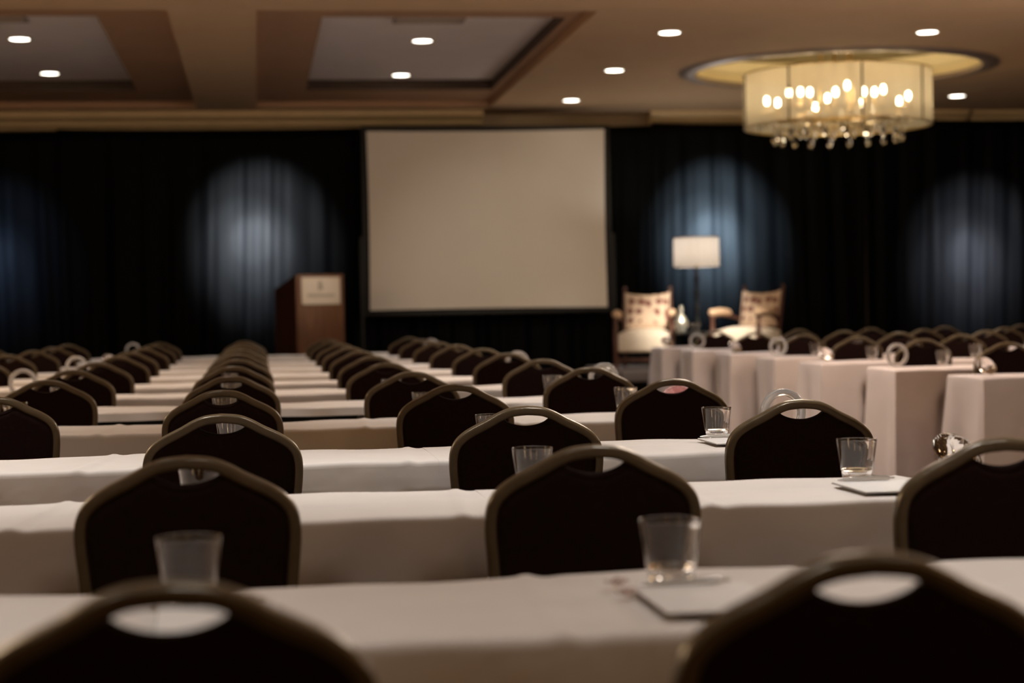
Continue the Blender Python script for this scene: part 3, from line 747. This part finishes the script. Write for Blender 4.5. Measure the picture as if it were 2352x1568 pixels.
def make_chair(label):
    t = thing('banquet_chair', label, 'chair', (0, 0, 0))
    cl = inset(full, 0.0125)
    fm = MB(); fm.tube([backpt(x, z) for x, z in cl], 0.012, 16, (0.0155, 0.0120), tuple(backpt(0, 0, 1) - backpt(0, 0, 0)), False, 0.5, 0.5)
    fm.build('back_frame', 'bronze', t, ang=60)
    # padded back with the concave dip below the hand grip
    inn = inset(full, 0.018)
    loop = [(x, z) for x, z in inn if z < -0.036 and z > -0.475]
    L_ = [p for p in loop if p[0] < 0]; R_ = [p for p in loop if p[0] > 0]
    dip = [(-0.064 + 0.128 * i / 14, -0.036 - 0.021 * (1 - (2 * i / 14 - 1) ** 2) ** 0.8) for i in range(15)]
    bot = [(0.18 - 0.36 * i / 10, -0.478) for i in range(11)]
    outl = L_ + dip + R_ + bot
    c0 = (0.0, -0.24); n = len(outl)
    def pad(o_list):
        mb = MB(); rings = []
        for (k, tk) in o_list:
            ring = []
            for (x, z) in outl:
                X, Zz = c0[0] + (x - c0[0]) * k, c0[1] + (z - c0[1]) * k
                ring.append(tuple(backpt(X, Zz, tk)))
            rings.append(ring)
        for r in rings: mb.v += r
        for a in range(len(rings) - 1):
            for i in range(n): mb.f.append((a * n + i, a * n + (i + 1) % n, (a + 1) * n + (i + 1) % n, (a + 1) * n + i))
        mb.v.append(tuple(backpt(c0[0], c0[1], o_list[0][1]))); mb.v.append(tuple(backpt(c0[0], c0[1], o_list[-1][1])))
        A, B = len(mb.v) - 2, len(mb.v) - 1
        e = (len(rings) - 1) * n
        for i in range(n): mb.f.append((A, (i + 1) % n, i)); mb.f.append((B, e + i, e + (i + 1) % n))
        return mb
    pb = pad([(0.0001, -0.014), (0.86, -0.0135), (0.925, -0.013), (0.94, -0.0105), (0.955, -0.0125), (0.985, -0.010), (1.0, -0.004), (1.0, 0.006), (0.98, 0.018), (0.93, 0.026), (0.8, 0.032), (0.0001, 0.034)])
    pb.v = pb.v; pb.build('backrest', 'fabric', t, ang=70)
    st = MB(); st.box(-0.205, 0.205, -0.225, 0.15, 0.395, 0.475, 0.028); st.build('seat', 'fabric', t)
    sf = MB()
    sf.tube([(-0.19, -0.21, 0.385), (-0.19, 0.135, 0.385), (0.19, 0.135, 0.385), (0.19, -0.21, 0.385)], 0.011, 8, closed=True)
    sf.build('seat_frame', 'bronze', t)
    for s in (-1, 1):
        l = MB(); l.tube([(s * 0.193, 0.125, 0.39), (s * 0.197, 0.135, 0.0)], 0.0115, 8); l.build('leg', 'bronze', t)
        p0 = backpt(s * (0.194 - 0.0125), -0.485)
        r = MB(); r.tube([p0, (s * 0.186, p0.y + 0.015, 0.36), (s * 0.195, p0.y - 0.02, 0.18), (s * 0.20, p0.y - 0.075, 0.0)], 0.0115, 8); r.build('leg', 'bronze', t)
    return t
CH = make_chair('x'); CHT = tree_of(CH); first_chair = True
def place_chair(x, yap, label, rz=0.0, group='banquet chairs of the near block'):
    global first_chair
    # the crown is 0.30 behind the chair's origin
    loc = (x - 0.30 * sin(rz), yap + 0.30 * cos(rz), 0)
    if first_chair:
        first_chair = False
        CH.location = loc; CH.rotation_euler = (0, 0, rz); CH['label'] = label; CH['group'] = group; return CH
    return dup(CH, CHT, loc, rz, label, group)
for x_, y_, l_, r_, g_ in CHAIRS: place_chair(x_, y_, l_, r_, g_)

# ================================================================== TABLE SETTINGS
GL = tag(MB().lathe([(0, 0), (0.0330, 0), (0.0345, 0.003), (0.0356, 0.024), (0.0372, 0.0265), (0.0390, 0.0278), (0.0396, 0.0300), (0.0400, 0.0325), (0.0402, 0.0340), (0.0443, 0.066), (0.04865, 0.0985), (0.0490, 0.1000), (0.0486, 0.1014), (0.0476, 0.1012), (0.0472, 0.1000), (0.0470, 0.0985), (0.0428, 0.066), (0.0386, 0.0340), (0.0383, 0.0325), (0.0375, 0.0270), (0.0366, 0.0205), (0.0350, 0.0170), (0.0320, 0.0155), (0.028, 0.0150), (0, 0.0150)], 56).build('tumbler', 'glass', ang=80), 'x', 'glass', 'water tumblers on the tables')
GLT = tree_of(GL)
glasses = [('A', 1, -0.108, 2.764), ('B', 1, 0.628, 2.770), ('A', 2, -0.135, 4.16), ('B', 2, 0.642, 4.30), ('C', 2, 1.429, 4.26), ('A', 3, -0.085, 5.74), ('B', 3, 0.72, 5.70), ('C', 3, 1.464, 5.76),
           ('A', 4, -0.135, 7.36), ('C', 4, 1.49, 7.36), ('Z', 4, -0.945, 7.36), ('A', 5, -0.13, 8.88), ('C', 5, 1.43, 8.86), ('Z', 5, -0.93, 8.88), ('A', 6, -0.16, 10.34), ('Z', 6, -0.93, 10.34), ('B', 4, 0.66, 7.36), ('B', 5, 0.64, 8.88)]
gi = 0
for c, k, x, y in glasses:
    row = 'nearest table row' if k == 1 else ORD[k] + ' table row'
    lb = 'clear tumbler on the %s at the seat of %s' % (row, COLN[c].replace(' from the aisle', ''))
    loc = (x, y, TZ + 0.008)
    if gi == 0: GL.location = loc; GL['label'] = lb
    else:
        g = GL.copy(); COL.objects.link(g); g.location = loc; g['label'] = lb
    gi += 1
for k, x, dy, wh in ((7, 4.56, 0.40, 'beside the clear ring ornament'), (8, 4.585, 0.40, 'beside a crystal ornament'), (9, 4.62, 0.42, 'beside a clear ring ornament'), (9, 5.46, 0.40, 'at the second seat'), (10, 5.47, 0.40, 'at the second seat'), (8, 5.40, 0.40, 'at the second seat'), (7, 5.40, .40, 'at the second seat')):
    g = GL.copy(); COL.objects.link(g); g.location = (x, RROW[k] + dy, TZ + 0.006)
    g['label'] = 'clear tumbler across the aisle on the %s row table, %s' % (ORD[k - 5], wh)

PAD = thing('notepad', 'x', 'notepad', (0, 0, 0), 0, 'notepads on the tables')
MB().box(-0.09, 0.09, -0.125, 0.125, 0.0, 0.0016, 0.0005).build('backing_card', 'card_edge', PAD)
MB().box(-0.0885, 0.0885, -0.1235, 0.1235, 0.0017, 0.0045, 0.001).build('sheet', 'paper', PAD)
PADT = tree_of(PAD)
PEN = thing('pen', 'x', 'pen', (0, 0, 0), 0, 'pens on the notepads')
MB().tube([(-0.072, 0, 0.005), (-0.062, 0, 0.005), (-0.045, 0, 0.0055), (0.055, 0, 0.0055), (0.062, 0, 0.005)], [0.001, 0.003, 0.005, 0.0052, 0.004], 10).build('barrel', 'pen_white', PEN)
MB().tube([(0.062, 0, 0.005), (0.075, 0, 0.005)], 0.0024, 8).build('clicker', 'steel', PEN)
MB().box(0.015, 0.062, -0.0015, 0.0015, 0.0108, 0.0122).build('clip', 'steel', PEN)
PENT = tree_of(PEN)
first = True
for (x, y, nm, rz) in ((-0.06, 2.60, 'third column seat, nearest table row', 0.03), (0.645, 2.605, 'second column seat, nearest table row', 0.0), (1.435, 4.075, 'aisle end seat, second table row', 0.0), (1.48, 5.60, 'aisle end seat, third table row', 0.0)):
    l1, l2 = 'white notepad before the tumbler at the %s' % nm, 'pearl pen lying across the notepad at the %s' % nm
    p1, p2 = (x, y, TZ + 0.0095), (x - 0.012, y + 0.112, TZ + 0.0147)
    if first: PAD.location = p1; PAD['label'] = l1; PEN.location = p2; PEN['label'] = l2; PAD.rotation_euler.z = rz; PEN.rotation_euler.z = 0.04; first = False
    else: dup(PAD, PADT, p1, rz, l1); dup(PEN, PENT, p2, 0.03, l2)

# wrapped mints
MT = thing('wrapped_mint', 'clear wrapped mint on the cloth beside the pen, farther of two', 'mint', (0.546, 2.783, TZ + 0.014), 0.3, 'wrapped mints by the notepad')
MB().sphere((0, 0, 0), 0.010, 12, 8, (1.1, 0.9, 0.75)).build('candy', 'mint', MT)
w = MB()
for s in (-1, 1): w.add([(s * 0.009, -0.002, 0), (s * 0.009, 0.002, 0.001), (s * 0.020, 0.009, 0.003), (s * 0.021, 0.002, -0.002), (s * 0.020, -0.008, 0.003), (s * 0.010, 0, -0.002)], [(0, 1, 2, 3), (0, 3, 4), (0, 4, 5), (5, 3, 2, 1)])
w.build('wrapper_twist', 'mint', MT, smooth=False)
dup(MT, tree_of(MT), (0.542, 2.68, TZ + 0.014), 0.5, 'clear wrapped mint at the notepad edge, nearer of two')

# ring and crystal ornaments at the table ends
RING = tag(MB().lathe([(0.058, -0.010), (0.076, -0.011), (0.078, -0.009), (0.078, 0.009), (0.076, 0.011), (0.058, 0.010), (0.056, 0.008), (0.056, -0.008)], 48, close=True).build('ring_ornament', 'chrome', ang=50), 'x', 'ring ornament', 'oversized ring ornaments')
def brilliant():
    g = MB(); n = 16; R = 0.068
    rows = [(0.036, 0.024, 0), (0.054, 0.014, 0.5), (R, 0.003, 0), (R, -0.003, 0), (0.036, -0.028, 0.5), (0.012, -0.048, 0)]
    for r, z, o in rows:
        for i in range(n): a = 2 * PI * (i + o) / n; g.v.append((r * cos(a), r * sin(a), z))
    g.f.append(tuple(range(n)))
    for q in range(len(rows) - 1):
        o0, o1 = rows[q][2], rows[q + 1][2]
        for i in range(n):
            a, b, c, d = q * n + i, q * n + (i + 1) % n, (q + 1) * n + i, (q + 1) * n + (i + 1) % n
            if o0 == o1: g.f.append((a, b, d, c))
            elif o1 > o0: g.f += [(a, b, c), (b, d, c)]
            else: g.f += [(a, b, d), (a, d, c)]
    g.v.append((0, 0, -0.056)); k = len(g.v) - 1; q = (len(rows) - 1) * n
    for i in range(n): g.f.append((q + i, q + (i + 1) % n, k))
    return g
DIA = tag(brilliant().build('crystal_ornament', 'crystal', smooth=False), 'x', 'crystal ornament', 'oversized cut crystal ornaments')
orn = []
NB = lambda k: ORD[k] + ' table row' if k < 12 else 'last table row'
for k, kind in ((2, 'd'), (3, 'r'), (4, 'p'), (5, 'r'), (7, 'r'), (9, 'd'), (11, 'r')): orn.append((1.68 if k not in (2, 4, 5) else {2: 1.70, 4: 1.705, 5: 1.69}[k], ROW[k] + 0.38, kind, 'at the aisle end of the ' + NB(k)))
for k, kind in ((6, 'r'), (8, 'r'), (10, 'd'), (12, 'r')): orn.append((-1.27, ROW[k] + 0.27, kind, 'between third and fourth columns of the ' + NB(k)))
for k, kind in ((6, 'd'), (7, 'r'), (8, 'd'), (9, 'r'), (10, 'd'), (11, 'r'), (12, 'd')): orn.append((REND[k] + (0.10 if kind == 'r' else 0.09), RROW[k] + (0.26 if kind == 'r' else 0.2), kind, 'on the %s pale table end across the aisle' % ('nearest' if k == 6 else 'last' if k == 12 else ORD[k - 5])))
fr_, fd_ = True, True
for i, (x, y, kind, wh) in enumerate(orn):
    yaw = 0.25 * sin(i * 2.3)
    if kind == 'r':
        if fr_: o = RING; fr_ = False
        else: o = RING.copy(); COL.objects.link(o)
        o.location = (x, y, TZ + 0.0775 + 0.009); o.rotation_euler = (PI / 2, 0, yaw); o['label'] = 'oversized clear ring standing upright ' + wh
    else:
        if kind == 'p':
            o = DIA.copy(); o.data = DIA.data.copy(); o.data.materials[0] = M['pink_crystal']; COL.objects.link(o)
        elif fd_: o = DIA; fd_ = False
        else: o = DIA.copy(); COL.objects.link(o)
        # rests on the girdle and the pavilion slope
        tilt = math.radians(48)
        o.rotation_euler = (tilt if (i % 2 or i == 0) else -tilt, 0, 0.5 * sin(i * 1.7) + (0.4 if kind == 'd' else 0))
        o.location = (x, y, 1.0)
        zmin = min((o.rotation_euler.to_matrix() @ v.co).z for v in o.data.vertices)
        o.location.z = TZ + 0.009 - zmin
        o['label'] = ('pink tinted cut crystal gem ' if kind == 'p' else 'oversized clear cut crystal gem ') + wh

# ================================================================== LIGHTS
DOWN = 135.0
NEUT = (1.0, 0.98, 0.95); WARM = (1.0, 0.73, 0.45)
for x, y, z, _ in DL: spot(x, y, z - 0.03, DOWN, ang=38 if y > 21 else 90, blend=0.8, col=NEUT)
for x, ys in ((-2.28, (16.0, 13.3, 10.6, 7.9, 5.2)), (1.74, (16.0, 13.3, 10.6, 7.9)), (2.95, (14.2, 11.5, 8.8, 6.6)), (6.42, (14.1, 11.4, 8.7)), (8.79, (19.4, 16.7, 14.0)), (-0.3, (14.6, 11.9, 9.2))):
    for y in ys: spot(x, y, H0 - 0.03, DOWN * ((0.8 if x == 2.95 else 0.42) if y > 8 else 1), ang=100 if y > 8 else 80, blend=0.8, col=NEUT)
for x, y, p in ((-0.9, 5.2, 262), (1.35, 4.75, 275), (2.2, 2.6, 150), (0.2, 2.3, 95), (-1.5, 2.4, 110)): spot(x, y, H0 - 0.03, p, ang=70, blend=0.9, col=NEUT)  # unseen ceiling spots added to brighten the near table rows
for (x, z, p, cl) in ((-3.3, 1.95, 2900, (0.42, 0.62, 1.0)), (-0.02, 2.15, 14500, (0.88, 0.94, 1.0)), (5.98, 2.1, 21000, (0.62, 0.83, 1.0)), (9.56, 1.8, 9500, (0.84, 0.88, 1.0))):
    for an, wt, dx, dz in ((13, 0.34, 0, 0), (20, 0.32, 0.05, -0.1), (29, 0.22, -0.05, -0.15), (42, 0.12, 0.1, 0.05)):
        spot(x, 21.2, 3.68, p * wt, aim=(x + dx, 23.72, z + dz), ang=an, blend=1.0, col=cl, size=0.05, name='drape_wash_lamp')
for x, y, p in ((7.4, 12.6, 180), (6.4, 4.5, 100), (-6.0, 4.5, 60), (-6.0, 12.0, 110), (0.6, -2.8, 30), (-3.5, -1.5, 20), (4.6, -1.0, 60), (3.4, 11.8, 145), (-4.0, 11.3, 150)): point(x, y, 2.85, p, (1.0, 0.82, 0.66) if (x > 3 and y > 8) else ((1.0, 0.65, 0.33) if y < 8 else WARM), 0.45, 'room_fill_light')  # unseen warm fill points added for room brightness, with no fittings

for x, y, tx, ty, tz, p, a in ((5.0, 18.0, 5.3, 21.6, 0.95, 2100, 24), (1.9, 18.2, 0.66, 21.7, 1.45, 200, 13), (2.95, 15.6, 2.95, 23.2, 1.45, 330, 30)):
    spot(x, y, H0 - 0.04, p, aim=(tx, ty, tz), ang=a, blend=1.0, col=(1, 0.90, 0.76), size=0.06, name='stage_spot_and_fill')  # armchair stage spot, plus added spots to brighten lectern sign and screen

w = bpy.data.worlds.new('World'); SC.world = w; w.use_nodes = True
w.node_tree.nodes['Background'].inputs[0].default_value = (0.02, 0.015, 0.01, 1); w.node_tree.nodes['Background'].inputs[1].default_value = 0.3

# ================================================================== CAMERA
cam = bpy.data.cameras.new('camera'); co = bpy.data.objects.new('camera', cam); COL.objects.link(co); SC.camera = co
cam.sensor_fit = 'HORIZONTAL'; cam.sensor_width = 36.0; cam.lens = FPX / IW * 36.0
co.matrix_world = Matrix.Translation((0, 0, CAM_Z)) @ CAM_R.to_4x4()
cam.clip_start = 0.05; cam.clip_end = 100
cam.dof.use_dof = True; cam.dof.focus_distance = 5.5; cam.dof.aperture_fstop = 2.7

vs = SC.view_settings
vs.view_transform = 'Standard'; vs.look = 'None'; vs.exposure = 0.0; vs.gamma = 1.0; vs.use_curve_mapping = False
SC.cycles.use_denoising = True
SC.cycles.max_bounces = 12; SC.cycles.transmission_bounces = 12; SC.cycles.transparent_max_bounces = 16; SC.cycles.diffuse_bounces = 5
SC.cycles.sample_clamp_indirect = 8.0
